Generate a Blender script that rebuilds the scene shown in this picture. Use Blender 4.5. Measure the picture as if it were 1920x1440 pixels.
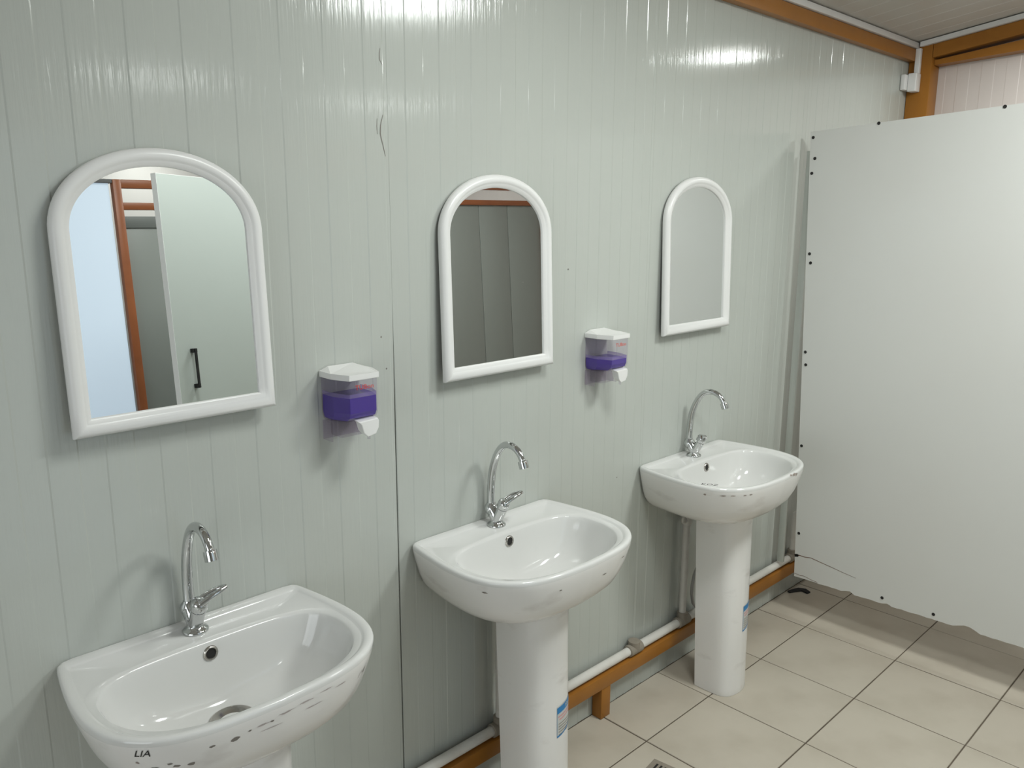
import bpy, bmesh, math, random
from mathutils import Vector, Matrix
from mathutils.bvhtree import BVHTree
random.seed(7)
scene = bpy.context.scene
COL = scene.collection
for o in list(bpy.data.objects):
    bpy.data.objects.remove(o, do_unlink=True)

# ------------------------------------------------------------------ camera
F_PX, YAW, PITCH, ROLL = 1538.2254, 0.77157, -0.2050, 0.0040
CAM = Vector((0.0, -1.6007, 1.6633))
fw = Vector((math.sin(YAW)*math.cos(PITCH), math.cos(YAW)*math.cos(PITCH), math.sin(PITCH)))
rt0 = Vector((math.cos(YAW), -math.sin(YAW), 0)); up0 = rt0.cross(fw)
rt = rt0*math.cos(ROLL)+up0*math.sin(ROLL); up = -rt0*math.sin(ROLL)+up0*math.cos(ROLL)
cd = bpy.data.cameras.new('camera'); cam = bpy.data.objects.new('camera', cd); COL.objects.link(cam)
cd.sensor_fit = 'HORIZONTAL'; cd.sensor_width = 36; cd.lens = F_PX/1920*36; cd.clip_start = 0.02
m = Matrix((rt, up, -fw)).transposed().to_4x4(); m.translation = CAM; cam.matrix_world = m
scene.camera = cam

# ------------------------------------------------------------------ world, exposure
w = bpy.data.worlds.new('world'); scene.world = w; w.use_nodes = True
w.node_tree.nodes['Background'].inputs[0].default_value = (.75, .85, 1, 1)
w.node_tree.nodes['Background'].inputs[1].default_value = 0.3
vs = scene.view_settings
vs.view_transform = 'Standard'; vs.look = 'None'; vs.gamma = 1; vs.use_curve_mapping = False
vs.exposure = 0.0
LAMP_STALL, LAMP_MAIN, LAMP_REAR = 5.0, 27.5, 6.5     # watts of the ceiling lamps
DAYLIGHT, FILL_GLOW = 0.46, 2.7                                         # glow of the frosted door and of the added fill panel

# ------------------------------------------------------------------ materials
def lin(c):
    return tuple(((v/255)/12.92 if v/255 <= .04045 else ((v/255+.055)/1.055)**2.4) for v in c)
def mat(name, rgb, rough=.5, metal=0., spec=.5, noise=None, bump=None, coat=0., trans=0., ior=1.45, emit=None):
    """noise=(scale, amount, (sx,sy,sz), rgb2) colour wear; bump=(scale, strength, (sx,sy,sz), distance)"""
    M = bpy.data.materials.new(name); M.use_nodes = True
    nt = M.node_tree; b = nt.nodes['Principled BSDF']
    b.inputs['Base Color'].default_value = (*rgb, 1); b.inputs['Roughness'].default_value = rough
    b.inputs['Metallic'].default_value = metal; b.inputs['Specular IOR Level'].default_value = spec
    b.inputs['Coat Weight'].default_value = coat; b.inputs['Coat Roughness'].default_value = .06
    b.inputs['Transmission Weight'].default_value = trans; b.inputs['IOR'].default_value = ior
    if emit:
        b.inputs['Emission Color'].default_value = (*emit[0], 1); b.inputs['Emission Strength'].default_value = emit[1]
    def coords(sc):
        tc = nt.nodes.new('ShaderNodeTexCoord'); mp = nt.nodes.new('ShaderNodeMapping')
        mp.inputs['Scale'].default_value = sc; nt.links.new(tc.outputs['Object'], mp.inputs[0]); return mp
    if noise:
        n = nt.nodes.new('ShaderNodeTexNoise'); n.inputs['Scale'].default_value = noise[0]; n.inputs['Detail'].default_value = 6
        nt.links.new(coords(noise[2]).outputs[0], n.inputs['Vector'])
        r = nt.nodes.new('ShaderNodeValToRGB'); r.color_ramp.elements[0].position = noise[4] if len(noise) > 4 else .4
        r.color_ramp.elements[1].position = noise[5] if len(noise) > 5 else .75
        nt.links.new(n.outputs['Fac'], r.inputs[0])
        mm = nt.nodes.new('ShaderNodeMath'); mm.operation = 'MULTIPLY'; mm.inputs[1].default_value = noise[1]
        nt.links.new(r.outputs[0], mm.inputs[0])
        mx = nt.nodes.new('ShaderNodeMix'); mx.data_type = 'RGBA'
        mx.inputs[6].default_value = (*rgb, 1); mx.inputs[7].default_value = (*noise[3], 1)
        nt.links.new(mm.outputs[0], mx.inputs[0]); nt.links.new(mx.outputs[2], b.inputs['Base Color'])
    if bump:
        prev = None
        for bb in (bump if isinstance(bump, list) else [bump]):
            n = nt.nodes.new('ShaderNodeTexNoise'); n.inputs['Scale'].default_value = bb[0]; n.inputs['Detail'].default_value = 3
            nt.links.new(coords(bb[2]).outputs[0], n.inputs['Vector'])
            bp = nt.nodes.new('ShaderNodeBump'); bp.inputs['Strength'].default_value = bb[1]; bp.inputs['Distance'].default_value = bb[3]
            nt.links.new(n.outputs['Fac'], bp.inputs['Height'])
            if prev: nt.links.new(prev.outputs[0], bp.inputs['Normal'])
            prev = bp
        nt.links.new(prev.outputs[0], b.inputs['Normal'])
    return M

M = {}
wallbump = [(1.0, .22, (7, 7, 1.1), .004), (1.0, .30, (34, 34, 1.6), .0012), (1.0, .75, (150, 150, 7), .0007), (1.0, .35, (420, 420, 40), .0003)]
M['wall'] = mat('grey_coated_steel', (.50, .525, .49), .11, spec=.5, bump=wallbump,
                noise=(1., .25, (2.5, 2.5, .6), (.44, .455, .43)))
M['wall_pale'] = mat('pale_coated_steel', (.66, .60, .57), .35, bump=wallbump[:2], noise=(1., .4, (3, 3, 3), (.60, .53, .50)))
M['wall_rear'] = mat('rear_coated_steel', (.40, .38, .36), .4)
M['joint'] = mat('dark_joint_filler', (.06, .06, .055), .8)
M['ceil'] = mat('ceiling_coated_steel', (.55, .53, .49), .38, bump=wallbump[:2], noise=(1., .5, (2, 2, 2), (.48, .45, .40)))
M['brown'] = mat('brown_enamelled_steel', lin((162, 108, 44)), .36, spec=.35, bump=(1., .12, (40, 40, 40), .001),
                 noise=(14., .35, (1, 1, 1), lin((138, 88, 34)), .45, .8))
M['redbrown'] = mat('red_brown_enamelled_steel', lin((150, 88, 52)), .35, noise=(12., .4, (1, 1, 1), lin((120, 66, 38))))
M['tile'] = mat('beige_floor_tile', lin((194, 186, 172)), .30, spec=.45, bump=(1., .1, (30, 30, 30), .0006),
                noise=(5., .40, (1, 1, 1), lin((160, 150, 134)), .42, .72))
M['grout'] = mat('dark_grout', lin((104, 94, 82)), .9, noise=(18., .6, (1, 1, 1), lin((70, 62, 54))))
M['ceramic'] = mat('white_glazed_ceramic', (.72, .72, .705), .10, spec=.55, coat=.3)
M['scuffed'] = mat('scuffed_lightened_ceramic', (.82, .81, .795), .20, spec=.5, coat=.15,
                   noise=(7., .30, (1, 1, 2.2), (.42, .38, .35), .62, .74))  # base lightened to make up for weak fill light; the scuffs are wear
M['chrome'] = mat('chrome', (.62, .63, .63), .08, metal=1., bump=(1., .03, (90, 90, 90), .001))
M['steel'] = mat('dull_drain_steel', (.50, .48, .45), .22, metal=1.)
M['black'] = mat('black_plastic', (.012, .012, .012), .4)
M['dark'] = mat('dark_hole', (.02, .019, .018), .8)
M['whiteplastic'] = mat('white_plastic', (.80, .80, .79), .28, bump=(1., .03, (80, 80, 80), .0005))
M['mirror'] = mat('mirror_glass', (.86, .88, .875), .004, metal=1.)
M['backing'] = mat('mirror_backing', (.12, .12, .12), .7)
M['board'] = mat('white_melamine_board', (.66, .665, .645), .30, spec=.4, bump=(1., .06, (120, 8, 8), .0006),
                 noise=(1.6, .5, (1, 1, 1), (.62, .61, .58)))
M['boardedge'] = mat('board_edge_band', (.90, .90, .89), .35)
M['core'] = mat('chipboard_core', lin((112, 74, 50)), .9, noise=(60., .6, (1, 1, 1), lin((60, 36, 24))))
M['doorboard'] = mat('grey_green_melamine_board', (.45, .49, .465), .34, noise=(2., .4, (1, 1, 1), (.42, .455, .43)))
M['ppr'] = mat('white_pipe_plastic', (.72, .70, .66), .38, noise=(20., .35, (1, 1, 1), (.50, .44, .38), .5, .8))
M['fitting'] = mat('grey_pipe_fitting', lin((150, 142, 130)), .5, noise=(30., .3, (1, 1, 1), lin((110, 100, 90))))
M['darkpanel'] = mat('dark_grey_gloss_panel', (.25, .265, .245), .34, bump=wallbump[:1],
                     noise=(36., .8, (1, 1, 1), (.42, .42, .40), .74, .80))
M['shadeband'] = mat('dark_shade_band', (.16, .17, .16), .4)
M['frost'] = mat('frosted_daylight_glass', (.5, .55, .6), .45, emit=((.66, .82, 1.), DAYLIGHT))
M['fillpane'] = mat('fill_panel_glow', (.5, .55, .6), .3, emit=((.92, .97, 1.), FILL_GLOW))
M['diffuser'] = mat('lamp_diffuser', (.9, .9, .9), .4, emit=((1., .98, .94), 6.))
M['red'] = mat('red_print', lin((206, 62, 40)), .5)
M['ink'] = mat('black_ink', (.02, .02, .02), .6)
M['greyink'] = mat('worn_grey_ink', (.22, .20, .18), .7)
M['chip'] = mat('chipped_glaze', (.30, .25, .22), .8, noise=(50., .5, (1, 1, 1), (.5, .45, .42)))
M['streak'] = mat('rubbed_scuff', (.46, .41, .40), .7)
M['blue'] = mat('blue_label_print', lin((38, 128, 190)), .4)
M['label'] = mat('label_paper', lin((206, 208, 206)), .45, noise=(40., .4, (1, 1, 1), lin((170, 178, 178))))
M['pink'] = mat('pink_label_print', lin((222, 150, 150)), .5)
def clear(name, tint, body, share):
    m_ = mat(name, body, .08, spec=.6); nt = m_.node_tree; b = nt.nodes['Principled BSDF']
    tr = nt.nodes.new('ShaderNodeBsdfTransparent'); tr.inputs[0].default_value = (*tint, 1)
    mx = nt.nodes.new('ShaderNodeMixShader'); mx.inputs[0].default_value = share
    nt.links.new(tr.outputs[0], mx.inputs[1]); nt.links.new(b.outputs[0], mx.inputs[2])
    nt.links.new(mx.outputs[0], nt.nodes['Material Output'].inputs[0]); return m_
M['clear'] = clear('clear_plastic', (.94, .92, .95), (.55, .52, .58), .09)
M['soap'] = mat('violet_liquid_soap', (.048, .013, .29), .10)
M['soapfilm'] = clear('violet_soap_residue', (.75, .68, .92), (.35, .28, .60), .35)
M['hose'] = mat('braided_steel_hose', (.42, .42, .40), .5, metal=.3)
M['debris'] = mat('dark_wet_dirt', (.02, .02, .022), .6)

# ------------------------------------------------------------------ helpers
def link(o, parent=None):
    COL.objects.link(o)
    if parent is not None: o.parent = parent
    return o
def mesh_obj(name, verts, faces, material, parent=None, smooth=False, loc=None):
    me = bpy.data.meshes.new(name); me.from_pydata([tuple(v) for v in verts], [], faces); me.update()
    bm = bmesh.new(); bm.from_mesh(me); bmesh.ops.recalc_face_normals(bm, faces=bm.faces); bm.to_mesh(me); bm.free()
    if smooth:
        for pl in me.polygons: pl.use_smooth = True
    me.materials.append(material if not isinstance(material, str) else M[material])
    o = bpy.data.objects.new(name, me); link(o, parent)
    if loc: o.location = loc
    return o
def bm_obj(name, bm, material, parent=None, smooth=False, sharp=None):
    bmesh.ops.recalc_face_normals(bm, faces=bm.faces)
    me = bpy.data.meshes.new(name); bm.to_mesh(me); bm.free()
    if smooth:
        for pl in me.polygons: pl.use_smooth = True
        if sharp is not None: me.set_sharp_from_angle(angle=math.radians(sharp))
    me.materials.append(M[material] if isinstance(material, str) else material)
    return link(bpy.data.objects.new(name, me), parent)
def bm_box(bm, lo, hi, bevel=0., seg=2, mtx=None):
    r = bmesh.ops.create_cube(bm, size=1.); vs_ = r['verts']
    for v in vs_:
        v.co = Vector([lo[i]+(v.co[i]+.5)*(hi[i]-lo[i]) for i in range(3)])
    if bevel > 0:
        es = list({e for v in vs_ for e in v.link_edges})
        rr = bmesh.ops.bevel(bm, geom=es, offset=bevel, segments=seg, profile=.5, affect='EDGES')
        vs_ = list({v for f in rr['faces'] for v in f.verts} | {v for v in vs_ if v.is_valid})
    if mtx is not None:
        for v in vs_: v.co = mtx @ v.co
def box(name, lo, hi, material, parent=None, bevel=.0015, seg=2, mtx=None):
    bm = bmesh.new(); bm_box(bm, lo, hi, bevel, seg, mtx); return bm_obj(name, bm, material, parent, smooth=bevel > 0, sharp=40)
def bm_tube(bm, pts, radii, n=16, caps=True):
    pts = [Vector(p) for p in pts]
    if not isinstance(radii, (list, tuple)): radii = [radii]*len(pts)
    rings = []; nrm = None
    for i, p in enumerate(pts):
        t = (pts[min(i+1, len(pts)-1)]-pts[max(i-1, 0)])
        if t.length < 1e-9: t = (pts[min(i+2, len(pts)-1)]-pts[max(i-2, 0)])
        t.normalize()
        if nrm is None:
            a = Vector((0, 0, 1)) if abs(t.z) < .9 else Vector((1, 0, 0)); nrm = (a-t*a.dot(t)).normalized()
        else:
            nrm = (nrm-t*nrm.dot(t)).normalized()
        bi = t.cross(nrm)
        rings.append([bm.verts.new(p+(nrm*math.cos(2*math.pi*k/n)+bi*math.sin(2*math.pi*k/n))*radii[i]) for k in range(n)])
    for a, b in zip(rings, rings[1:]):
        for k in range(n): bm.faces.new((a[k], a[(k+1) % n], b[(k+1) % n], b[k]))
    if caps:
        bm.faces.new(rings[0][::-1]); bm.faces.new(rings[-1])
def tube(name, pts, radii, material, parent=None, n=16, sharp=50):
    bm = bmesh.new(); bm_tube(bm, pts, radii, n); return bm_obj(name, bm, material, parent, smooth=True, sharp=sharp)
def bm_lathe(bm, prof, n=24, mtx=None):
    rings = []
    for r, z in prof:
        ring = [bm.verts.new((r*math.cos(2*math.pi*k/n), r*math.sin(2*math.pi*k/n), z)) for k in range(n)] if r > 1e-6 else [bm.verts.new((0, 0, z))]
        rings.append(ring)
    for a, b in zip(rings, rings[1:]):
        for k in range(n):
            if len(a) == 1 and len(b) == 1: continue
            if len(a) == 1: bm.faces.new((a[0], b[(k+1) % n], b[k]))
            elif len(b) == 1: bm.faces.new((a[k], a[(k+1) % n], b[0]))
            else: bm.faces.new((a[k], a[(k+1) % n], b[(k+1) % n], b[k]))
    if mtx is not None:
        for ring in rings:
            for v in ring: v.co = mtx @ v.co
def lathe(name, prof, material, parent=None, n=24, mtx=None, sharp=40):
    bm = bmesh.new(); bm_lathe(bm, prof, n, mtx); return bm_obj(name, bm, material, parent, smooth=True, sharp=sharp)
def empty(name, loc=(0, 0, 0), rot=(0, 0, 0)):
    o = bpy.data.objects.new(name, None); o.location = loc; o.rotation_euler = rot; o.empty_display_size = .05; return link(o)
def tag(o, label, cat, group=None):
    o['label'] = label; o['category'] = cat
    if group: o['group'] = group
    return o
def struct(o, label=None):
    o['kind'] = 'structure'
    if label: o['label'] = label
    return o
def prism(name, poly, axis, a, b, material, parent=None):
    """poly in the two other axes (in xyz order), extruded along axis from a to b"""
    n = len(poly); V = []
    for t in (a, b):
        for p in poly:
            c = list(p); c.insert(axis, t); V.append(c)
    Fc = [list(range(n))[::-1], list(range(n, 2*n))]+[[i, (i+1) % n, n+(i+1) % n, n+i] for i in range(n)]
    return mesh_obj(name, V, Fc, material, parent)
def text_mesh(txt, size):
    cu = bpy.data.curves.new('t', 'FONT'); cu.body = txt; cu.size = size; cu.align_x = 'CENTER'; cu.align_y = 'CENTER'; cu.resolution_u = 3
    o = bpy.data.objects.new('t', cu); COL.objects.link(o)
    dg = bpy.context.evaluated_depsgraph_get(); dg.update()
    me = bpy.data.meshes.new_from_object(o.evaluated_get(dg))
    bpy.data.objects.remove(o, do_unlink=True)
    V = [v.co.copy() for v in me.vertices]; Fc = [list(p.vertices) for p in me.polygons]
    bpy.data.meshes.remove(me); return V, Fc

# ------------------------------------------------------------------ room shell
XL, XR, YB = -1.9, 4.2, -3.4            # left end, right end, wall behind the camera
EAVE, SLOPE = 2.428, .145
def zc(y): return EAVE+SLOPE*min(-y, y-YB)

def ribbed(x0, x1, first_dark, pitch=.1009, up_off=.0525, h=.0011, s=.0030):
    """profile (x, depth) of one steel panel: shallow raised bands, edges turned into the joint"""
    pts = [(x0+.0018, .007), (x0+.0018, .0012), (x0+.004, 0.)]
    k = math.floor((x0-first_dark)/pitch)-1
    while True:
        d = first_dark+k*pitch; k += 1
        if d > x1: break
        for xx, dep in ((d-s/2, 0.), (d+s/2, -h), (d+up_off-s/2, -h), (d+up_off+s/2, 0.)):
            if x0+.008 < xx < x1-.008: pts.append((xx, dep))
    last = pts[-1][1]
    pts += [(x1-.004, 0. if last == 0 else 0.), (x1-.0018, .0012), (x1-.0018, .007)]
    return pts
# sink wall
wb = box('wall_back', (XL, .007, -.02), (XR, .06, 2.55), 'joint', bevel=0); struct(wb, 'grey ribbed steel sandwich panel wall behind the basins')
edges = [XL, -.842, .158, 1.158, 2.158, 3.158, XR]
for i, (a, b) in enumerate(zip(edges, edges[1:])):
    pr = ribbed(a, b, .4895 if b < 1.2 else 1.2094); n = len(pr); V = []; lv = (0., 1.15, 1.46, 2.45)
    for z in lv:                          # the joint beside the first dispenser gapes towards the floor, the others are tight
        for k, (x, y) in enumerate(pr):
            gl = a == 1.158 and z < 1.3; gr = b == 1.158 and z < 1.3
            if k < 2 and not gl: x = a+.0001; y = min(y, .0004) if k else y
            if k == 2 and not gl: x = a+.0006
            if k >= n-2 and not gr: x = b-.0001; y = min(y, .0004) if k == n-2 else y
            if k == n-3 and not gr: x = b-.0006
            V.append((x, y, z))
    mesh_obj('panel', V, [[i*n+j, i*n+j+1, (i+1)*n+j+1, (i+1)*n+j] for i in range(len(lv)-1) for j in range(n-1)], 'wall', wb)
# added glowing panel in the left end wall, out of frame, for fill light
wn = empty('fill_panel_1', (XL+.012, -1.35, .62)); struct(wn, 'wide glowing fill-light panel added in the left end wall')
box('pane', (-.006, -.80, .05), (0., .80, 1.45), 'fillpane', wn, bevel=0)
for lo, hi in (((-.010, -.85, 0.), (.016, .85, .0495)), ((-.010, -.85, 1.4505), (.016, .85, 1.50)), ((-.010, -.85, .05), (.016, -.8005, 1.45)), ((-.010, .8005, .05), (.016, .85, 1.45)), ((.0005, -.02, .05), (.014, .02, 1.45))):
    box('frame', lo, hi, 'whiteplastic', wn)
# scratches and screw holes in the sink wall
def wall_line(name, pts, wd):
    V = []
    for i, (x, z) in enumerate(pts):
        h = wd*(.35+.65*math.sin(math.pi*(i+.5)/len(pts))); V += [(x-h, -.0018, z), (x+h, -.0018, z)]
    mesh_obj(name, V, [[2*i, 2*i+1, 2*i+3, 2*i+2] for i in range(len(pts)-1)], 'greyink', wb)
wall_line('scratch', [(1.144, 1.881), (1.1395, 1.868), (1.137, 1.858), (1.1355, 1.840), (1.138, 1.828), (1.142, 1.815), (1.148, 1.790)], .0011)
wall_line('scratch', [(1.128, 1.872), (1.1265, 1.855), (1.1275, 1.838)], .0006)
wall_line('scratch', [(1.141, 2.023), (1.1385, 2.01), (1.139, 1.998), (1.146, 1.988)], .0008)
for x, z in ((1.122, 1.375), (1.135, 1.297), (2.036, .819), (1.781, 1.506)):
    lathe('screw_hole', [(.0022, .0), (.0016, .0006), (0, .0007)], 'greyink', wb, 10, Matrix.Translation((x, -.0014, z)) @ Matrix.Rotation(math.pi/2, 4, 'X'))
# right end wall, panels seen above the partition
wr = box('wall_right', (XR+.007, YB, -.02), (XR+.06, .06, 2.75), 'joint', bevel=0); struct(wr, 'pale ribbed steel panel end wall')
for a, b in ((-1.0, 0.), (-2., -1.), (YB, -2.)):
    pr = ribbed(a, b, a+.06, h=.0008); n = len(pr)
    V = [(XR+y*1., x, z) for z in (0., 1.) for x, y in pr]
    V = [(vx, vy, zc(vy)+.02 if vz > .5 else 0.) for vx, vy, vz in V]
    mesh_obj('panel', V, [[j, j+1, n+j+1, n+j] for j in range(n-1)], 'wall_pale', wr)
wl = box('wall_left', (XL-.06, YB, -.02), (XL, .06, 2.75), 'wall', bevel=0); struct(wl, 'grey steel panel wall at the left end')
wf = box('wall_front', (XL-.06, YB-.06, -.02), (XR+.06, YB, 2.55), 'wall_rear', bevel=0); struct(wf, 'pale steel panel wall behind the camera')
# ceiling: two slopes meeting at a ridge, ribbed panels running up the slope
ce = empty('ceiling', (0, 0, EAVE)); struct(ce, 'pale ribbed steel ceiling rising away from the basin wall')
ce['kind'] = 'structure'
cedges = [XL, -1., 0., 1., 2., 3.05, XR]
for a, b in zip(cedges, cedges[1:]):
    for y0, y1 in ((.01, YB/2), (YB-.01, YB/2)):
        pr = ribbed(a, b, a+.05, pitch=.125, up_off=.065, h=.0014, s=.004); n = len(pr)
        V = [(x, yy, zc(yy)-EAVE+d) for yy in (y0, y1) for x, d in pr]
        V += [(x, yy, zc(yy)-EAVE+.05) for yy in (y0, y1) for x in (a, b)]
        Fc = [[j, j+1, n+j+1, n+j] for j in range(n-1)]+[[2*n, 2*n+1, 2*n+3, 2*n+2]]
        mesh_obj('panel', V, Fc, 'ceil', ce)
# floor: grout bed and single tiles
fl = box('floor', (XL-.06, YB-.06, -.06), (XR+.06, .06, -.0025), 'grout', bevel=0); struct(fl, 'beige square tiled floor with dark joints')
TS, TX, TY = .3609, 1.957, -.217
def tile_mesh(w_, d_):
    bm = bmesh.new(); g = .0022
    bm_box(bm, (g, g, -.008), (w_-g, d_-g, 0.), 0)
    top = [e for e in bm.edges if all(v.co.z > -.001 for v in e.verts)]
    bmesh.ops.bevel(bm, geom=top, offset=.0014, segments=1, affect='EDGES')
    bmesh.ops.recalc_face_normals(bm, faces=bm.faces)
    me = bpy.data.meshes.new('tile'); bm.to_mesh(me); bm.free(); me.materials.append(M['tile']); return me
cache = {}
xs = [XL]+[TX+TS*i for i in range(-10, 7) if XL < TX+TS*i < XR]+[XR]
ys = [0.]+[TY-TS*j for j in range(0, 9) if TY-TS*j > YB]+[YB]
for i in range(len(xs)-1):
    for j in range(len(ys)-1):
        w_, d_ = round(xs[i+1]-xs[i], 4), round(ys[j]-ys[j+1], 4)
        if w_ < .01 or d_ < .01: continue
        if (w_, d_) not in cache: cache[(w_, d_)] = tile_mesh(w_, d_)
        t = bpy.data.objects.new('tile', cache[(w_, d_)]); link(t, fl)
        t.location = (xs[i], ys[j+1], random.uniform(-.0012, .0003))

# ------------------------------------------------------------------ ceiling lamps (out of the frame, lighting the room)
def ceiling_lamp(loc, r, watts, label, col=(.95, 1., .97)):
    t = empty('ceiling_lamp', loc); tag(t, label, 'lamp', 'round ceiling lamps')
    top = zc(loc[1])-.004-loc[2]
    lathe('housing', [(0, top), (r*1.12, top), (r*1.15, top-.012), (r*1.1, .022), (r*1.02, .016), (0, .016)], 'whiteplastic', t, 40)
    lathe('diffuser', [(r*1.02, .016), (r*.98, .006), (r*.7, -.004), (0, -.008)], 'diffuser', t, 40)
    ld = bpy.data.lights.new('lamp_light', 'AREA'); ld.shape = 'DISK'; ld.size = 2*r; ld.energy = watts; ld.color = col
    lo = bpy.data.objects.new('lamp_light', ld); link(lo, t); lo.location = (0, 0, -.014)
    return t
ceiling_lamp((3.68, -.70, 2.42), .11, LAMP_STALL, 'round white ceiling lamp beyond the white partition')
ceiling_lamp((2.45, -1.62, 2.62), .24, LAMP_MAIN, 'large round white ceiling lamp in the middle of the room')
ceiling_lamp((1.40, -1.10, 2.535), .22, LAMP_MAIN*.46, 'round white ceiling lamp in front of the basins')
ceiling_lamp((1.87, -3.05, 2.375), .12, LAMP_REAR, 'round white ceiling lamp above the first rear cubicle')
ceiling_lamp((3.32, -3.05, 2.375), .12, LAMP_REAR, 'round white ceiling lamp above the last rear cubicle')
ceiling_lamp((.35, -3.05, 2.375), .12, LAMP_REAR*.5, 'added round fill lamp behind the frosted door')  # lamp added to strengthen the soft frontal light

# ------------------------------------------------------------------ brown steel frame and white trunking
def zb(y, off=0.): return zc(y)-off
t = box('wall_beam', (XL, -.036, 2.350), (4.10, -.0016, 2.403), 'brown', bevel=.003); tag(t, 'long brown steel beam along the top of the basin wall', 'beam')
t = box('corner_post', (4.10, -.102, .0), (XR-.0006, -.0016, 2.425), 'brown', bevel=.004); tag(t, 'thick brown steel post in the far right corner', 'post')
def inclined(name, x0, x1, za0, za1, zb0, zb1, y0=-.104, y1=-1.7):
    return prism(name, [(y0, za0), (y1, za0+(za1)*(y0-y1)), (y1, zb0+zb1*(y0-y1)), (y0, zb0)], 0, x0, x1, 'brown')
t = inclined('roof_beam', 4.10, 4.194, 2.361, .145, 2.417, .145); tag(t, 'upper sloping brown steel beam under the ceiling at the end wall', 'beam')
t = inclined('end_wall_beam', 4.125, 4.196, 2.331, .055, 2.352, .118, y1=-1.4); tag(t, 'lower tapering brown steel beam on the pale end wall', 'beam')
t = box('trim_1', (XL, -.046, 2.4045), (4.095, -.010, 2.4285), 'whiteplastic', bevel=.003); struct(t, 'white plastic trunking along the top of the basin wall')
t = prism('trim_2', [(-.052, 2.4105), (-1.68, 2.4105+.145*1.628), (-1.68, 2.431+.145*1.628), (-.052, 2.431)], 0, 4.078, 4.099, 'whiteplastic'); struct(t, 'white plastic trunking along the top of the end wall')
jb = empty('junction_box', (4.07, -.03, 2.22)); tag(jb, 'small white plastic junction box with short conduit on the brown corner post', 'box')
def jbx(name, lo, hi, bev=.004):
    o = jb.location; return box(name, [lo[i]-o[i] for i in range(3)], [hi[i]-o[i] for i in range(3)], 'whiteplastic', jb, bevel=bev, seg=3)
jbx('box_body', (4.045, -.062, 2.215), (4.0985, -.024, 2.295))
jbx('box_cover', (4.020, -.0235, 2.222), (4.0985, -.0018, 2.290))
jbx('conduit', (4.076, -.058, 2.2955), (4.0985, -.036, 2.404), .002)
# low rail with leg, pipe on top
rl = empty('support_rail', (1.96, -.025, 0)); tag(rl, 'low brown steel rail with stubby legs along the foot of the basin wall', 'rail')
def rlb(name, lo, hi): 
    o = rl.location; return box(name, [lo[i]-o[i] for i in range(3)], [hi[i]-o[i] for i in range(3)], 'brown', rl, bevel=.002)
rlb('rail', (XL+.05, -.047, .113), (4.098, -.0018, .160))
for lx in (1.937, .05, 3.80): rlb('leg', (lx, -.044, .0005), (lx+.047, -.004, .1128))

# ------------------------------------------------------------------ white water pipe
wp = empty('water_pipe', (1.9, -.027, .161)); tag(wp, 'white plastic water pipe with grey fittings resting on the brown rail', 'pipe')
def wpt(name, pts, r, m_, n=16): return tube(name, [Vector(p)-wp.location for p in pts], r, m_, wp, n)
PY, PZ, PR = -.027, .1812, .0150
wpt('pipe', [(XL+.08, PY, PZ), (4.05, PY, PZ)], PR, 'ppr', 18)
def tee(x, riser=None, back=False):
    bm = bmesh.new(); L = .034; o = wp.location
    bm_tube(bm, [Vector((x-L, PY, PZ))-o, Vector((x-L*.96, PY, PZ))-o, Vector((x+L*.96, PY, PZ))-o, Vector((x+L, PY, PZ))-o], [PR+.0035, PR+.0055, PR+.0055, PR+.0035], 20)
    if back: bm_tube(bm, [Vector((x, PY, PZ))-o, Vector((x, PY-.001, PZ+.03))-o], PR+.006, 20)
    else: bm_tube(bm, [Vector((x, PY, PZ))-o, Vector((x, PY, PZ+.034))-o, Vector((x, PY, PZ+.036))-o], [PR+.0055, PR+.0055, PR+.003], 20)
    bm_obj('tee_fitting', bm, 'fitting', wp, smooth=True, sharp=45)
    if riser:
        wpt('riser_pipe', [(x, PY, PZ+.03), (x, PY, riser)], .0132, 'ppr')
        bm = bmesh.new()
        bm_tube(bm, [Vector((x, PY, riser-.03))-o, Vector((x, PY, riser-.027))-o, Vector((x, PY, riser+.012))-o, Vector((x, PY, riser+.022))-o], [.017, .0195, .0195, .014], 18)
        bm_tube(bm, [Vector((x, PY, riser))-o, Vector((x+.034, PY, riser))-o, Vector((x+.037, PY, riser))-o], [.0195, .0195, .017], 18)
        bm_tube(bm, [Vector((x-.012, PY-.012, riser+.012))-o, Vector((x-.014, PY-.014, riser+.04))-o], .006, 10)
        pts = [Vector((x-.018, PY-.012, riser))-o+Vector((-.016+.016*math.cos(a), -.002, .012*math.sin(a))) for a in [math.pi*2*k/14 for k in range(15)]]
        bm_tube(bm, pts, .0042, 8, caps=False)
        bm_obj('elbow_fitting', bm, 'ppr', wp, smooth=True, sharp=45)
        bm = bmesh.new()
        bm_tube(bm, [Vector((x+.037, PY, riser))-o, Vector((x+.05, PY, riser))-o, Vector((x+.0505, PY, riser))-o, Vector((x+.085, PY, riser))-o], [.0155, .0155, .011, .011], 16)
        bm_tube(bm, [Vector((x+.066, PY, riser))-o, Vector((x+.066, PY-.004, riser+.035))-o], .009, 12)
        bm_obj('angle_valve', bm, 'chrome', wp, smooth=True, sharp=45)
tee(2.419, .592); tee(1.487, .592); tee(.60, .592); tee(2.128, back=True)
tee(3.262); 
wpt('riser_pipe', [(3.262, PY, PZ+.03), (3.262, PY, .365), (3.2625, PY-.002, .378), (3.268, PY-.012, .388), (3.28, PY-.03, .392)], .0135, 'ppr')
hs = tube('flexible_hose', [(2.500, -.03, .212), (2.476, -.034, .235), (2.462, -.036, .275), (2.462, -.036, .31), (2.475, -.034, .345), (2.497, -.03, .365)], .006, 'hose')
tag(hs, 'thin grey hose loop half hidden behind the farthest pedestal', 'hose')

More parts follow.
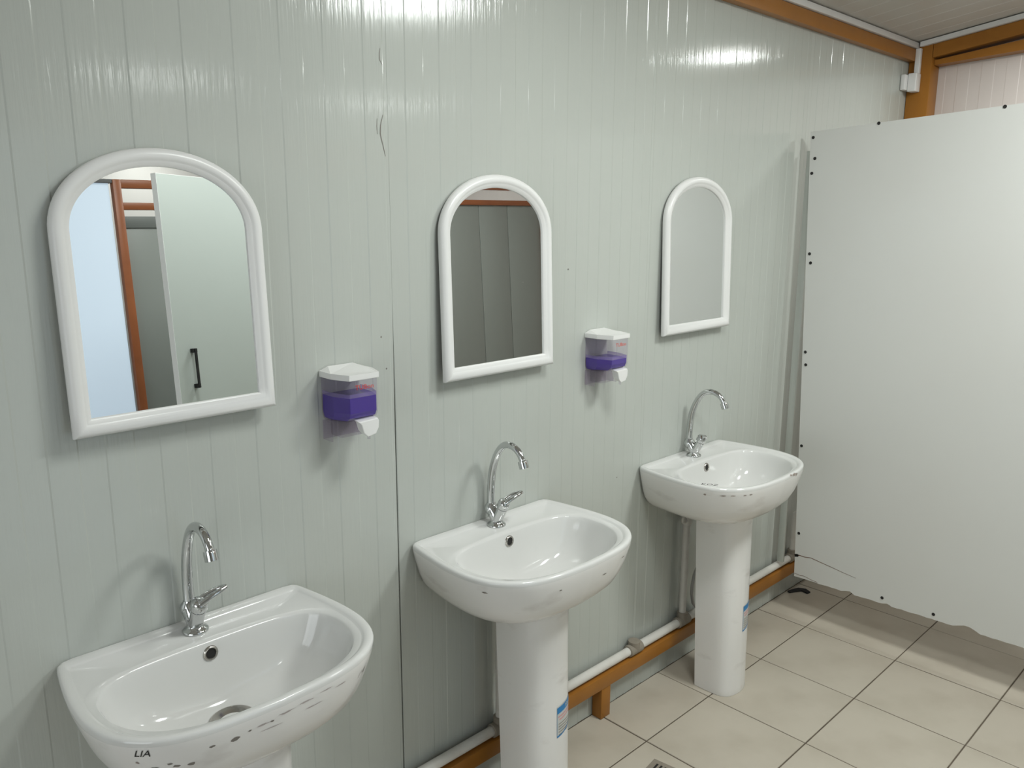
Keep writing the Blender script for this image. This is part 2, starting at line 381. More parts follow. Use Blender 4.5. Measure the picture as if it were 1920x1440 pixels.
# ------------------------------------------------------------------ pedestal sinks
def catmull(P, n=8):
    out = []
    for i in range(len(P)-1):
        p0 = P[i-1] if i > 0 else P[i]; p1 = P[i]; p2 = P[i+1]; p3 = P[i+2] if i+2 < len(P) else P[i+1]
        for k in range(n):
            t_ = k/n
            out.append(tuple(.5*((2*b)+(-a+c)*t_+(2*a-5*b+4*c-d)*t_*t_+(-a+3*b-3*c+d)*t_**3) for a, b, c, d in zip(p0, p1, p2, p3)))
    out.append(P[-1]); return out
RIMH = [(.235, 0.), (.2485, -.006), (.254, -.02), (.266, -.09), (.2745, -.17), (.272, -.245), (.250, -.312), (.198, -.364), (.118, -.391), (0., -.400)]
BOWLH = [(0., -.104), (.10, -.105), (.165, -.112), (.210, -.132), (.236, -.175), (.2365, -.24), (.214, -.298), (.168, -.341), (.098, -.366), (0., -.374)]
def full(half, from_back=True):
    s_ = catmull(half, 10)
    if half[0][0] > 1e-6:   # starts at the back right corner
        return s_+[(-x, y) for x, y in s_[::-1][1:]]
    return s_+[(-x, y) for x, y in s_[::-1][1:-1]]
RIM, BOWL = full(RIMH), full(BOWLH)
CX, CY = 0., -.19
def radial(poly, ang):
    d = (math.cos(ang), math.sin(ang)); best = None; n = len(poly)
    for i in range(n):
        a, b = poly[i], poly[(i+1) % n]
        ax, ay = a[0]-CX, a[1]-CY; ex, ey = b[0]-a[0], b[1]-a[1]
        det = -d[0]*ey+d[1]*ex
        if abs(det) < 1e-12: continue
        tt = (-ax*ey+ay*ex)/det; ss = (d[0]*ay-d[1]*ax)/det
        if tt > 0 and -1e-6 <= ss <= 1+1e-6: best = tt if best is None else max(best, tt)
    return best
NA = 144
angs = [2*math.pi*k/NA for k in range(NA)]
corner = math.atan2(.0-CY-.004, .2465)
def snap(a):   # make sure rays hit the two back corners
    for c in (corner, math.pi-corner):
        if abs(a-c) < math.pi/NA: return c
    return a
angs = [snap(a) for a in angs]
RR = [radial(RIM, a) for a in angs]; RB = [radial(BOWL, a) for a in angs]
RT = .832     # rim height
def P2(a, r): return (CX+r*math.cos(a), CY+r*math.sin(a))
def basin_rings():
    rings = []
    # underside to rim: scaled outlines, back edge kept on the wall
    for sx, sy, z in ((.30, .50, .652), (.40, .60, .655), (.54, .70, .664), (.68, .79, .678), (.79, .865, .697), (.865, .92, .720), (.915, .955, .748), (.955, .98, .780), (.985, .995, .806), (.998, 1., .820), (1., 1., .8265), (.994, .997, .8305), (.982, .99, .8325), (.965, .98, .8325)):
        ring = []
        for a, r in zip(angs, RR):
            x, y = P2(a, r); ring.append((x*sx, y*sy, z if True else z))
        rings.append(ring)
    return rings
def make_basin_mesh():
    rings = basin_rings()
    # lip to recessed deck
    for inset, z in ((.016, .8315), (.020, .829), (.0235, .8262)):
        ring = []
        for a, r, rb in zip(angs, RR, RB):
            rr = max(r-inset*1.0, rb+.004)
            x, y = P2(a, rr); ring.append((x, min(y, -.012-inset*.6), z))
        rings.append(ring)
    ring = []
    for a, r, rb in zip(angs, RR, RB):
        rr = max(min(r-.025, rb+.02), rb+.0025); x, y = P2(a, rr); ring.append((x, y, .8255))
    rings.append(ring)
    DR = .036
    for s_, z in ((1., .8245), (.985, .8205), (.965, .812), (.935, .796), (.89, .774), (.82, .750), (.72, .728), (.58, .711), (.42, .701), (.25, .6955), (.10, .6925), (0., .691)):
        ring = []
        for a, rb in zip(angs, RB):
            rr = DR+(rb-DR)*s_; x, y = P2(a, rr); ring.append((x, y, z))
        rings.append(ring)
    V = [p for r in rings for p in r]; Fc = []
    for i in range(len(rings)-1):
        for k in range(NA): Fc.append([i*NA+k, i*NA+(k+1) % NA, (i+1)*NA+(k+1) % NA, (i+1)*NA+k])
    Fc.append(list(range(NA))[::-1])
    c0 = (len(rings)-1)*NA; Fc.append([c0+k for k in range(NA)])
    me = bpy.data.meshes.new('basin'); me.from_pydata(V, [], Fc); me.update()
    bm = bmesh.new(); bm.from_mesh(me); bmesh.ops.recalc_face_normals(bm, faces=bm.faces); bm.to_mesh(me); bm.free()
    for pl in me.polygons: pl.use_smooth = True
    me.materials.append(M['ceramic']); me.materials.append(M['scuffed'])
    for pl in me.polygons:
        if pl.index < NA*9 or pl.index == (len(rings)-1)*NA: pl.material_index = 1
    return me
BASIN = make_basin_mesh()
BVH = BVHTree.FromPolygons([v.co.copy() for v in BASIN.vertices], [list(p.vertices) for p in BASIN.polygons])

# pedestal: U-shaped column, rounded front corners, open towards the wall
def ped_section(wd, dp, yb, bulge):
    """half outline from the back right to front centre, local to pedestal axis x=0"""
    return [(wd, yb), (wd*1.0, yb-.35*dp), (wd*.985, yb-.62*dp), (wd*.90, yb-.80*dp), (wd*.70, yb-.92*dp), (wd*.38, yb-.985*dp), (0., yb-dp-bulge)]
def ped_surface(u, z):
    """u in -1..1 round the outer face, z height; returns point and outward normal (horizontal)"""
    f = z/.66
    wd = .078+.003*f; dp = .136+.014*f; yb = -.140+.026*f; x0 = .024-.002*f
    h = catmull(ped_section(wd, dp, yb, .002), 6)
    s_ = (1-abs(u))*(len(h)-1); i = min(int(s_), len(h)-2); t_ = s_-i
    x = h[i][0]+(h[i+1][0]-h[i][0])*t_; y = h[i][1]+(h[i+1][1]-h[i][1])*t_
    tx, ty = h[i+1][0]-h[i][0], h[i+1][1]-h[i][1]
    nx, ny = -ty, tx; l = math.hypot(nx, ny); nx, ny = nx/l, ny/l
    if nx < 0 and abs(u) < 1 and u > 0: nx, ny = -nx, -ny
    if u < 0: x, nx = -x, -nx
    x += x0
    if ny > 0.5: ny = -ny
    return Vector((x, y, z)), Vector((nx, ny, 0))
def make_ped_mesh():
    levels = [(0., 1.0), (.004, 1.012), (.02, 1.0), (.15, 1.), (.32, 1.), (.48, 1.), (.58, 1.0), (.64, 1.02), (.667, 1.05)]
    NU = 48; V = []; Fc = []
    for z, k in levels:
        for j in range(NU+1):
            p, n = ped_surface(-1+2*j/NU, z); V.append((.02+(p.x-.02)*k, p.y*(1+(k-1)*.3), z))
    W_ = NU+1; nl = len(levels)
    for z, k in levels:                       # inner skin, 14 mm thick
        for j in range(NU+1):
            p, n = ped_surface(-1+2*j/NU, z); V.append((.02+(p.x-.02)*.82, p.y+.014 if abs(p.x-.02) < .060 else p.y+.002, z))
    for i in range(nl-1):
        for j in range(NU):
            Fc.append([i*W_+j, i*W_+j+1, (i+1)*W_+j+1, (i+1)*W_+j])
            o = nl*W_; Fc.append([o+i*W_+j, o+(i+1)*W_+j, o+(i+1)*W_+j+1, o+i*W_+j+1])
    o = nl*W_
    for j in range(NU):
        Fc.append([j, o+j, o+j+1, j+1]); a = (nl-1)*W_; Fc.append([a+j, a+j+1, o+a+j+1, o+a+j])
    for i in range(nl-1):
        Fc.append([i*W_, (i+1)*W_, o+(i+1)*W_, o+i*W_]); Fc.append([i*W_+NU, o+i*W_+NU, o+(i+1)*W_+NU, (i+1)*W_+NU])
    me = bpy.data.meshes.new('pedestal'); me.from_pydata(V, [], Fc); me.update()
    bm = bmesh.new(); bm.from_mesh(me); bmesh.ops.recalc_face_normals(bm, faces=bm.faces); bm.to_mesh(me); bm.free()
    for pl in me.polygons: pl.use_smooth = True
    me.set_sharp_from_angle(angle=math.radians(50)); me.materials.append(M['scuffed']); return me
PED = make_ped_mesh()

def decal(name, poly_uv, faces, center, normal, updir, material, parent, off=.0005, reach=.06):
    """project a flat figure on to the basin surface"""
    n = Vector(normal).normalized(); u = Vector(updir); u = (u-n*u.dot(n)).normalized(); r = u.cross(n)
    V = []
    for a, b in poly_uv:
        p = Vector(center)+r*a+u*b
        hit, nn, idx, dist = BVH.ray_cast(p+n*reach, -n, reach*2)
        V.append((hit+(nn if nn.dot(n) > 0 else -nn)*off) if hit else p)
    return mesh_obj(name, V, faces, material, parent)
def blob(r1, r2, n=9, jag=.4, seed=0):
    rd = random.Random(seed)
    return [(r1*math.cos(2*math.pi*k/n)*(1-jag*rd.random()), r2*math.sin(2*math.pi*k/n)*(1-jag*rd.random())) for k in range(n)]
def ped_patch(name, u0, u1, zfun0, zfun1, material, parent, nu=10, nz=6, off=.0006):
    V = []
    for i in range(nu+1):
        s_ = i/nu; u = u0+(u1-u0)*s_
        for j in range(nz+1):
            z = zfun0(s_)+(zfun1(s_)-zfun0(s_))*j/nz
            p, n = ped_surface(u, z); V.append(p+n*off)
    Fc = [[i*(nz+1)+j, (i+1)*(nz+1)+j, (i+1)*(nz+1)+j+1, i*(nz+1)+j+1] for i in range(nu) for j in range(nz)]
    return mesh_obj(name, V, Fc, material, parent, smooth=True)
def ped_text(txt, size, u, z, material, parent, name, ulen, off=.001, slope=0.):
    V, Fc = text_mesh(txt, size)
    out = []
    for v in V:
        p, n = ped_surface(u+v.x/ulen, z+v.y+v.x*slope); out.append(p+n*off)
    return mesh_obj(name, out, Fc, material, parent)

def arc_pts(c, r, a0, a1, n):   # in the y-z plane, angle from +y(back) through +z to -y(front)
    return [(0., c[0]+r*math.cos(math.radians(a0+(a1-a0)*k/n)), c[1]+r*math.sin(math.radians(a0+(a1-a0)*k/n))) for k in range(n+1)]
def make_faucet(parent, spout_yaw=0., lever_yaw=0., lever_pitch=35.):
    """origin: deck under the faucet base; spout points to -y"""
    bm = bmesh.new()
    bm_lathe(bm, [(0, 0), (.0255, 0), (.0262, .003), (.024, .0062), (.0185, .009), (.0155, .014), (.0150, .022), (.016, .028)], 28)
    bm_tube(bm, [(0, 0, .012), (0, .006, .026), (0, .015, .038), (0, .0205, .045)], [.0150, .0165, .0175, .0175], 22)       # rear branch
    bm_tube(bm, [(0, 0, .012), (0, -.010, .030), (0, -.0195, .048), (0, -.0235, .056)], [.0150, .0145, .0150, .0155], 22)    # valve branch
    RB_ = Matrix.Translation((0, .0215, .0405))
    bm_lathe(bm, [(.0, -.018), (.009, -.0165), (.0165, -.008), (.0193, .001), (.0193, .004), (.0172, .011), (.0130, .0165), (.0118, .020), (0, .020)], 26, RB_)
    body = bm_obj('faucet', bm, 'chrome', parent, smooth=True, sharp=55)
    sp = [(0, .0215, .056), (0, .0222, .075), (0, .0215, .110), (0, .0185, .140), (0, .012, .168), (0, .001, .196), (0, -.014, .219), (0, -.032, .2335), (0, -.052, .2375), (0, -.071, .2335), (0, -.0865, .2235), (0, -.0965, .2105), (0, -.1005, .2015)]
    sp = catmull(sp, 5)
    RZ = Matrix.Translation((0, .0215, 0)) @ Matrix.Rotation(spout_yaw, 4, 'Z') @ Matrix.Translation((0, -.0215, 0))
    sp = [RZ @ Vector(p) for p in sp]
    rad = [.0112-.0024*min(1, i/(len(sp)-1)*1.1) for i in range(len(sp))]
    s_ = tube('spout', sp, rad, 'chrome', body, 20)
    d = (sp[-1]-sp[-3]).normalized(); e = sp[-1]
    bm = bmesh.new()
    bm_tube(bm, [e-d*.004, e-d*.0038, e+d*.001, e+d*.0165, e+d*.0172], [.009, .0128, .0134, .0130, .0105], 22)
    bm_obj('aerator', bm, 'chrome', body, smooth=True, sharp=40)
    # lever: hub on the valve branch and a looped handle
    ax = Vector((0, -.38, .92)).normalized(); c = Vector((0, -.0235, .056))
    rot = Vector((0, 0, 1)).rotation_difference(ax).to_matrix().to_4x4()
    bm = bmesh.new()
    bm_lathe(bm, [(0, .001), (.0160, .001), (.0170, .003), (.0168, .015), (.0145, .022), (.008, .0255), (0, .0262)], 24, Matrix.Translation(c) @ rot)
    top = c+ax*.018
    ld = Vector((math.cos(lever_yaw), math.sin(lever_yaw), 0)); side = Vector((-ld.y, ld.x, 0)); tilt = math.radians(lever_pitch)
    fwd = ld*math.cos(tilt)+Vector((0, 0, math.sin(tilt)))
    L = .062
    for sgn in (-1, 1):
        pts = []
        for k in range(9):
            t_ = k/8; wv = .0105*math.sin(math.pi*min(1, .22+.78*t_))**.7 if t_ < 1 else 0
            pts.append(top+fwd*(L*t_)-Vector((0, 0, 1))*(.012*t_*t_)+side*sgn*(.0105*(1-t_**4)))
        bm_tube(bm, pts, [.0066, .0063, .006, .0058, .0056, .0055, .0055, .0055, .0055], 10)
    lo = top+fwd*(L*.0); 
    bm_obj('lever', bm, 'chrome', body, smooth=True, sharp=55)
    return body

def make_sink(x, label, fx, lever_yaw, lever_pitch, spout_yaw=0.):
    t = empty('pedestal_sink', (x, -.0022, 0)); tag(t, label, 'sink', 'white pedestal sinks')
    b = link(bpy.data.objects.new('basin', BASIN), t)
    p = link(bpy.data.objects.new('pedestal', PED), t)
    # overflow ring on the back slope of the bowl
    hit, nn, i, d = BVH.ray_cast(Vector((0, -.25, .800)), Vector((0, 1, 0)), .3)
    nn = nn if nn.y < 0 else -nn
    q = Vector((0, 0, 1)).rotation_difference(nn).to_matrix().to_4x4()
    mt = Matrix.Translation(hit-nn*.0005) @ q
    lathe('overflow_ring', [(.0098, -.004), (.0098, .002), (.0108, .0036), (.0130, .0040), (.0150, .0026), (.0158, 0)], 'steel', b, 28, mt)
    lathe('overflow_hole', [(.0098, .0016), (0, .0016)], 'dark', b, 20, mt)
    lathe('drain', [(.044, .6925), (.0435, .6958), (.040, .6975), (.031, .6945), (.024, .690), (.020, .688), (0, .6872)], 'steel', b, 36, Matrix.Translation((CX, CY, 0)))
    lathe('drain_plug', [(.017, .6885), (.0165, .6905), (0, .6915)], 'dark', b, 24, Matrix.Translation((CX, CY, 0)))
    f = make_faucet(t, spout_yaw, lever_yaw, lever_pitch); f.location = (fx, -.046, .8262)
    return t, b, p
s1, b1, p1 = make_sink(.613, 'nearest white pedestal sink with scuffed, chipped front rim', -.002, math.radians(-14), 33)
s2, b2, p2 = make_sink(1.443, 'middle white pedestal sink between the two soap dispensers', .010, math.radians(-20), 33)
s3, b3, p3 = make_sink(2.397, 'farthest white pedestal sink beside the white partition, chipped on its right rim', .012, math.radians(212), 28, math.radians(8))
# stickers on the second and third pedestals
def sticker(p, u0, u1, zt, h):
    arch = lambda s_: zt+.010*s_*s_
    low = lambda s_: zt-h+.030*s_**2.2
    st = ped_patch('sticker', u0, u1, low, arch, 'label', p, 12, 6); st['label'] = 'white label with a blue heading'
    ped_patch('heading_band', u0+.004, u1, lambda s_: arch(s_)-.0215, lambda s_: arch(s_)-.003, 'blue', st, 12, 3, .0012)
    ped_patch('lower_band', u0+.004, u1-.004, lambda s_: low(s_)+.0008, lambda s_: low(s_)+.006-.002*s_, 'blue', st, 12, 2, .0012)
    ped_patch('side_line', u0+.001, u0+.008, lambda s_: low(0)+.001, lambda s_: arch(0)-.02, 'blue', st, 1, 3, .0012)
    ped_text('HNS', .016, u0+(u1-u0)*.62, arch(.62)-.0125, 'label', st, 'heading_text', .21, .0019)
    for k in range(2):
        ped_patch('pink_line', u0+.04+.03*k, u1-.03, lambda s_, k=k: arch(s_)-.033-.009*k, lambda s_, k=k: arch(s_)-.0295-.009*k, 'pink', st, 8, 1, .0012)
    for k in range(5):
        ped_patch('text_line', u0+.05, u1-.04-.02*(k % 2), lambda s_, k=k: zt-.054-.008*k, lambda s_, k=k: zt-.0515-.008*k, 'fitting', st, 8, 1, .0012)
sticker(p2, -.02, .42, .370, .092)
sticker(p3, -.02, .42, .330, .098)
# print and wear on the nearest basin and on the others
def label_decal(txt, size, c, n, upd, material, parent, name='printed_mark', shear=0.):
    V, Fc = text_mesh(txt, size)
    return decal(name, [(v.x+shear*v.y, v.y) for v in V], Fc, c, n, upd, material, parent, .0012)
label_decal('LIA', .019, (-.212, -.332, .806), (-.55, -.8, .12), (0, 0, 1), 'ink', b1, shear=.35)
label_decal('/ 4', .020, (.180, -.355, .795), (.42, -.9, -.1), (0, 0, 1), 'greyink', b1, shear=.5)
for k, (cx, cy, cz, a, b_) in enumerate([(-.180, -.345, .785, .006, .003), (-.200, -.335, .776, .008, .0035), (-.172, -.352, .776, .009, .0035), (-.150, -.358, .774, .008, .005), (-.120, -.372, .800, .006, .003), (-.085, -.384, .795, .010, .005), (-.060, -.388, .800, .004, .002), (-.02, -.392, .800, .005, .0025), (-.125, -.345, .742, .022, .010), (-.155, -.335, .738, .010, .006), (-.22, -.318, .790, .004, .003)]):
    pl = blob(a, b_, 10, .5, k+3); decal('chip', pl, [list(range(10))], (cx, cy, cz), (cx*1.6, -.8, -.35), (0, 0, 1), 'chip' if k > 7 else 'greyink', b1)
label_decal('KOZ', .026, (-.128, -.203, .79), (0, 0, 1), (.83, .53, 0), 'ink', b3, shear=.2)
for k, (cx, cy, cz, a, b_) in enumerate([(.066, -.393, .826, .016, .006), (.085, -.390, .822, .010, .007), (.045, -.396, .829, .010, .004), (-.262, -.27, .806, .004, .004), (-.236, -.315, .808, .012, .003), (-.215, -.335, .808, .010, .003), (-.185, -.36, .808, .008, .0025), (-.165, -.368, .808, .008, .0025)]):
    pl = blob(a, b_, 10, .5, k+31); decal('chip', pl, [list(range(10))], (cx, cy, cz), (cx*1.6, -.7, .1), (0, 0, 1), 'chip', b3)
for k, (cx, cy, cz, a, b_) in enumerate([(-.035, -.388, .800, .018, .0022), (.005, -.388, .806, .022, .0026), (.045, -.386, .808, .020, .0022), (.09, -.380, .812, .018, .0018), (-.02, -.385, .786, .026, .0016), (.06, -.382, .790, .028, .0014), (.12, -.370, .806, .016, .0018)]):
    pl = blob(a, b_, 14, .7, k+71); decal('scuff', pl, [list(range(14))], (cx, cy, cz), (cx*1.6, -.8, -.1), (0, 0, 1), 'streak', b1)
for k, (cx, cy, cz, a, b_) in enumerate([(-.256, -.29, .80, .008, .003), (-.10, -.383, .79, .006, .002), (.06, -.392, .78, .012, .002), (.14, -.375, .80, .014, .002)]):
    pl = blob(a, b_, 9, .5, k+51); decal('scuff', pl, [list(range(9))], (cx, cy, cz), (cx*1.6, -.8, -.1), (0, 0, 1), 'greyink', b2)
ped_text('seni!', .030, -.06, .555, 'greyink', p1, 'worn_print', .21, .0008, .35)

# ------------------------------------------------------------------ arched mirrors
def arch_outline(W_, H_, b_=.150, n=40, ex=2.05):
    hw = W_/2; pts = [(-hw, 0.), (hw, 0.)]
    zs = H_-b_
    for k in range(8): pts.append((hw, zs*(k+1)/8-1e-6))
    for k in range(1, n):
        a = math.pi*k/n; c, s_ = math.cos(a), math.sin(a)
        pts.append((hw*math.copysign(abs(c)**(2/ex), c), zs+b_*abs(s_)**(2/ex)))
    for k in range(8): pts.append((-hw, zs*(8-k)/8))
    return pts
def inset(poly, d):
    n = len(poly); out = []
    for i in range(n):
        p0, p1, p2 = poly[i-1], poly[i], poly[(i+1) % n]
        e1 = (Vector(p1)-Vector(p0)); e2 = (Vector(p2)-Vector(p1))
        if e1.length < 1e-7 or e2.length < 1e-7: e1 = e2 = (Vector(p2)-Vector(p0))
        e1.normalize(); e2.normalize()
        n1 = Vector((-e1.y, e1.x)); n2 = Vector((-e2.y, e2.x)); b_ = (n1+n2).normalized()
        k = d/max(.3, b_.dot(n1)); out.append((p1[0]+b_.x*k, p1[1]+b_.y*k))
    return out
OUT = arch_outline(.395, .517)
def make_mirror(xc, zb_, tilt, label, roll=0., stand=0.):
    t = empty('wall_mirror', (xc, -.004-stand, zb_)); tag(t, label, 'mirror', 'arched wall mirrors')
    ch = math.sin(tilt)*.517
    t.location.y = -.0035-ch; t.rotation_euler = (-tilt, 0, 0)
    t.rotation_euler[1] = roll
    prof = [(.002, 0.), (.0, .003), (.0, .011), (.0025, .0165), (.008, .0205), (.0145, .0215), (.0205, .0195), (.0225, .0170), (.0240, .0165), (.0300, .0135), (.0330, .0105), (.0335, .006)]
    n = len(OUT); V = []; Fc = []
    for d, h in prof:
        for x, z in inset(OUT, d): V.append((x, -h, z))
    for i in range(len(prof)-1):
        for k in range(n): Fc.append([i*n+k, i*n+(k+1) % n, (i+1)*n+(k+1) % n, (i+1)*n+k])
    fr = mesh_obj('frame', V, Fc, 'whiteplastic', t, smooth=True); fr.data.set_sharp_from_angle(angle=math.radians(38))
    g = inset(OUT, .0325); V = [(x, -.0068, z) for x, z in g]+[(x, -.0045, z) for x, z in g]
    mesh_obj('glass', V, [list(range(n)), list(range(n, 2*n))[::-1]]+[[k, (k+1) % n, n+(k+1) % n, n+k] for k in range(n)], 'mirror', t)
    g = inset(OUT, .003); V = [(x, -.0005, z) for x, z in g]+[(x, -.0040, z) for x, z in g]
    mesh_obj('back_board', V, [list(range(n)), list(range(n, 2*n))[::-1]]+[[k, (k+1) % n, n+(k+1) % n, n+k] for k in range(n)], 'backing', t)
    return t
make_mirror(.624, 1.262, math.radians(2.5), 'nearest and largest-looking arched white-framed mirror reflecting a door handle')
make_mirror(1.488, 1.244, math.radians(2.0), 'middle arched white-framed mirror reflecting a dark grey wall and brown bar')
make_mirror(2.418, 1.268, math.radians(1.8), 'farthest arched white-framed mirror reflecting plain pale grey board')

# ------------------------------------------------------------------ soap dispensers
def make_dispenser(xc, zb_, level, label):
    t = empty('soap_dispenser', (xc, -.0022, zb_)); tag(t, label, 'dispenser', 'violet soap dispensers')
    W_, D_, H_, BZ = .104, .092, .158, .046      # width, depth, height of the front, underside of the container
    plan = [(-W_/2, 0), (W_/2, 0), (W_/2, -.046), (.036, -D_), (-.036, -D_), (-W_/2, -.046)]; n = 6
    def ring(kx, ky, z, dy=0.): return [(x*kx, y*ky+dy, z) for x, y in plan]
    def loft(name, rings, m_, lids=(True, True), skip=False):
        V = [v for r in rings for v in r]; q = len(rings)
        Fc = [[i*n+k, i*n+(k+1) % n, (i+1)*n+(k+1) % n, (i+1)*n+k] for i in range(q-1) for k in range(1 if skip else 0, n)]
        if lids[0]: Fc.append(list(range(n))[::-1])
        if lids[1]: Fc.append([(q-1)*n+k for k in range(n)])
        return mesh_obj(name, V, Fc, m_, t)
    top = [(x*.97, y*.97, H_+.010*(1-min(1, -y/.046)*1.)) for x, y in plan]
    top[0] = (-.033, -.001, H_+.009); top[1] = (.033, -.001, H_+.009)
    cp = loft('cap', [ring(1.07, 1.04, H_-.0125), ring(1.08, 1.045, H_-.011), ring(1.08, 1.045, H_-.003), [(x*1.075, y*1.045, H_+.0005) for x, y in plan], top], 'whiteplastic')
    # clear container, bottom tucked back to the wall
    prof = [(.86, .55, BZ), (.93, .80, BZ+.003), (.975, .95, BZ+.011), (1., 1., BZ+.022)]
    loft('container', [ring(a, b, z) for a, b, z in prof]+[ring(1., 1., H_-.0128)], 'clear', (True, False))
    inner = [ring(a*.965, b*.95, z+.002, -.0015) for a, b, z in prof]
    loft('soap', inner+[ring(.965, .95, level, -.0015)], 'soap')
    loft('soap_film', [ring(.967, .952, level+.0004, -.0015), ring(.967, .952, level+.009, -.0015)], 'soapfilm', (False, False), True)
    bm = bmesh.new(); bm_box(bm, (-W_/2-.001, -.003, 0.), (W_/2+.001, 0., BZ-.001), .001)
    bm_box(bm, (-W_/2-.001, -.040, .0), (-W_/2+.0015, -.0035, BZ-.001), .0008); bm_box(bm, (W_/2-.0015, -.040, .0), (W_/2+.001, -.0035, BZ-.001), .0008)
    bm_obj('back_plate', bm, 'clear', t)
    box('pump_housing', (-.036, -.052, .008), (.024, -.006, BZ-.001), 'clear', t, bevel=.003)
    pl = [(-.018, .050), (.034, .052), (.037, .046), (.036, .030), (.028, .016), (.006, .012), (-.004, .022), (-.010, .042)]
    n2 = len(pl); V = [(x, -D_-.003, z) for x, z in pl]+[(x, -D_+.022, z+.004) for x, z in pl]
    lv = mesh_obj('push_lever', V, [list(range(n2)), [2*n2-1-k for k in range(n2)]]+[[k, n2+k, n2+(k+1) % n2, (k+1) % n2] for k in range(n2)], 'whiteplastic', t)
    bv = lv.modifiers.new('bevel', 'BEVEL'); bv.width = .002; bv.segments = 2
    tube('nozzle', [(.016, -D_+.010, .016), (.016, -D_+.010, .004)], [.004, .0035], 'clear', t, 10)
    V, Fc = text_mesh('TUBon', .0150)
    mesh_obj('printed_logo', [(v.x*1.12+.002, -D_-.0009, H_-.030+v.y) for v in V], Fc, 'red', t)
    return t
make_dispenser(1.006, 1.157, .105, 'nearer soap dispenser, half full of violet soap, left of the middle mirror')
make_dispenser(1.915, 1.154, .084, 'farther soap dispenser with little violet soap, between middle and farthest mirrors')

# ------------------------------------------------------------------ white partition board
PX = 3.10
pt = empty('partition_panel', (PX+.009, -.6, 0)); tag(pt, 'large white partition board with screw holes and chipped lower edge', 'partition')
def lp(x, y, z): return (x-PX-.009, y+.6, z)
# outline (y,z), clockwise from the top left
bot = []
rd = random.Random(5)
yb0, zb0, yb1, zb1 = -.123, .172, -1.22, .194
for k in range(61):
    f = k/60; yy = yb0+(yb1-yb0)*f; zz = zb0+(zb1-zb0)*f+rd.uniform(-.0012, .0012)
    for cy, wd, dp in ((-.354, .020, .009), (-.51, .014, .006), (-.795, .038, .016)):
        if abs(yy-cy) < wd: zz += dp*(1-(abs(yy-cy)/wd)**2)+rd.uniform(-.002, .003)
    bot.append((yy, zz))
outl = [(-.049, 1.974), (-1.22, 2.044)]+[(y, z) for y, z in bot[::-1]]
n = len(outl); V = [lp(PX, y, z) for y, z in outl]+[lp(PX+.018, y, z) for y, z in outl]
bd = mesh_obj('board', V, [list(range(n)), [2*n-1-k for k in range(n)]]+[[k, n+k, n+(k+1) % n, (k+1) % n] for k in range(n)], 'board', pt)
bd.data.materials.append(M['core'])
for pl in bd.data.polygons:
    if len(pl.vertices) == 4 and abs(pl.normal.x) < .3 and pl.center.z < .4: pl.material_index = 1
SC = None
for y, z in [(-.074, 1.874), (-.066, 1.819), (-.082, 1.513), (-.089, 1.478), (-.096, 1.125), (-.102, 1.074), (-.111, .739), (-.129, .365), (-.306, 1.987), (-.710, 2.010), (-.486, .203), (-.675, .204), (-.061, 1.952)]:
    if SC is None:
        SC = lathe('screw', [(.0062, .0), (.0058, .0012), (.0030, .0004), (0, .0002)], 'dark', pt, 12, Matrix.Rotation(-math.pi/2, 4, 'Y')); o = SC
    else: o = link(SC.copy(), pt)
    o.location = lp(PX-.0004, y, z)
cr = [(-.118, .2665), (-.128, .2665), (-.139, .2705), (-.165, .270), (-.19, .2745), (-.235, .268), (-.28, .262), (-.33, .2545), (-.379, .249)]
V = []
for i, (y, z) in enumerate(cr):
    h = .0018*(1-i/len(cr))+.0003; V += [lp(PX-.0005, y, z-h), lp(PX-.0005, y, z+h)]
mesh_obj('crack', V, [[2*i, 2*i+2, 2*i+3, 2*i+1] for i in range(len(cr)-1)], 'core', pt)
cr = [(-.122, .186), (-.15, .183), (-.165, .1865), (-.20, .180), (-.225, .1785)]
V = []
for i, (y, z) in enumerate(cr): V += [lp(PX-.0005, y, z-.0008), lp(PX-.0005, y, z+.0008)]
mesh_obj('crack', V, [[2*i, 2*i+2, 2*i+3, 2*i+1] for i in range(len(cr)-1)], 'core', pt)
V = [lp(PX-.0005, y, z) for y, z in ((-.12, .258), (-.134, .262), (-.137, .271), (-.13, .274), (-.117, .270))]
mesh_obj('chip', V, [list(range(5))], 'dark', pt)
# grey stile fixed to the wall behind the board's left edge
box('wall_stile', lp(PX+.0185, -.058, .205), lp(PX+.034, -.030, 1.905), 'wall', pt, bevel=.002)

# ------------------------------------------------------------------ floor odds and ends
fd = empty('floor_drain', (1.86, -.345, 0)); tag(fd, 'small square steel floor drain near the middle pedestal', 'drain')
R45 = Matrix.Rotation(math.radians(8), 4, 'Z')
box('frame', (-.05, -.05, -.004), (.05, .05, .0012), 'fitting', fd, bevel=.001, mtx=R45)
for k in range(5): box('slot', (-.032, -.030+.014*k, .0008), (.032, -.024+.014*k, .0018), 'dark', fd, bevel=0, mtx=R45)
V = [(x, y, .0006) for x, y in ((3.28, -.012), (3.31, -.018), (3.345, -.03), (3.36, -.06), (3.345, -.088), (3.325, -.085), (3.33, -.055), (3.305, -.04), (3.275, -.025))]
V2 = [(x, y, .006) for x, y, z in V]
t = mesh_obj('dirt_patch', V+V2, [list(range(9)), [17-k for k in range(9)]]+[[k, (k+1) % 9, 9+(k+1) % 9, 9+k] for k in range(9)], 'debris'); tag(t, 'black wet dirt on the floor in the far corner under the partition', 'dirt')
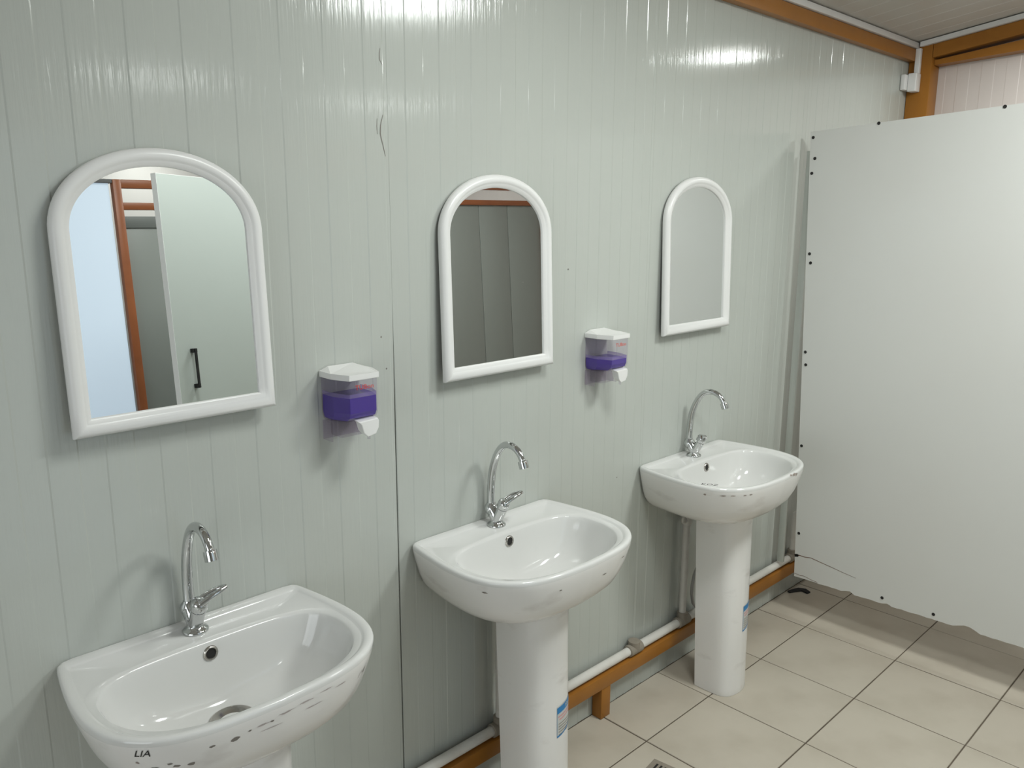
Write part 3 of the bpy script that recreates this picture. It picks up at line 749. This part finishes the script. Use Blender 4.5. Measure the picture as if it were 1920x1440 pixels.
# ------------------------------------------------------------------ rear cubicle front, seen in the mirrors
YP = -2.40
rc = empty('cubicle_front', (2.7, YP, 0)); tag(rc, 'red-brown steel framed cubicle front with dark grey panels, seen in the mirrors', 'partition')
def rb(name, lo, hi, m_, bev=.002):
    o = rc.location; return box(name, [lo[i]-o[i] for i in range(3)], [hi[i]-o[i] for i in range(3)], m_, rc, bevel=bev)
for x in (1.360, 2.55, 4.14): rb('post', (x, YP-.035, .0005), (x+.036, YP+.002, 2.017), 'redbrown')
for a, b in ((1.396, 2.55), (2.586, 4.14)):
    rb('top_bar', (a, YP-.033, 1.979), (b, YP, 2.017), 'redbrown'); rb('middle_bar', (a, YP-.033, 1.882), (b, YP, 1.914), 'redbrown')
for a, b in ((1.396, 2.05), (2.052, 2.55), (2.586, 2.84), (2.842, 3.58), (3.582, 3.832), (3.834, 4.14)):
    rb('dark_panel', (a+.001, YP-.030, .05), (b-.001, YP-.012, 1.852 if b < 2.6 else 1.881), 'darkpanel')
    if b < 2.6: rb('shade_band', (a+.001, YP-.0115, 1.800), (b-.001, YP-.004, 1.852), 'shadeband', .001)  # dark strip stands in for the shadow band below the middle bar
    rb('panel_foot', (a+.03, YP-.028, .0005), (a+.06, YP-.014, .0495), 'darkpanel')
dr = empty('door_1', (1.0, YP-.015, 0)); struct(dr, 'bright frosted glass door lit by bluish daylight, seen in the nearest mirror')
box('pane', (-.53, -.008, .10), (.345, .004, 2.000), 'frost', dr, bevel=0)
box('frame', (-.57, -.02, .0005), (.358, .016, .0995), 'whiteplastic', dr); box('frame', (-.57, -.02, .10), (-.5305, .016, 2.0), 'whiteplastic', dr)
box('head', (-.57, -.02, 2.0005), (.358, .016, 2.017), 'backing', dr)
# open cubicle door with black handle
ang = math.radians(-22)
sd = empty('cubicle_door', (1.243, -1.600, 0), (0, 0, ang)); tag(sd, 'grey-green open cubicle door with white edge and black bar handle, seen in the nearest mirror', 'door')
box('leaf', (.0012, -.026, .06), (.66, 0., 1.944), 'doorboard', sd, bevel=0)
box('edge_band', (0., -.026, .06), (.0011, .0, 1.944), 'boardedge', sd, bevel=0); box('top_band', (0., -.026, 1.9442), (.66, .0, 1.9455), 'boardedge', sd, bevel=0)
bm = bmesh.new(); bm_box(bm, (.075, .016, 1.122), (.085, .023, 1.278), .001)
bm_box(bm, (.071, .0003, 1.122), (.089, .020, 1.138), .001); bm_box(bm, (.071, .0003, 1.262), (.089, .020, 1.278), .001)
bm_obj('handle', bm, 'black', sd)
box('hinge_post', (.6605, -.035, .0005), (.70, .005, 1.9455), 'redbrown', sd)
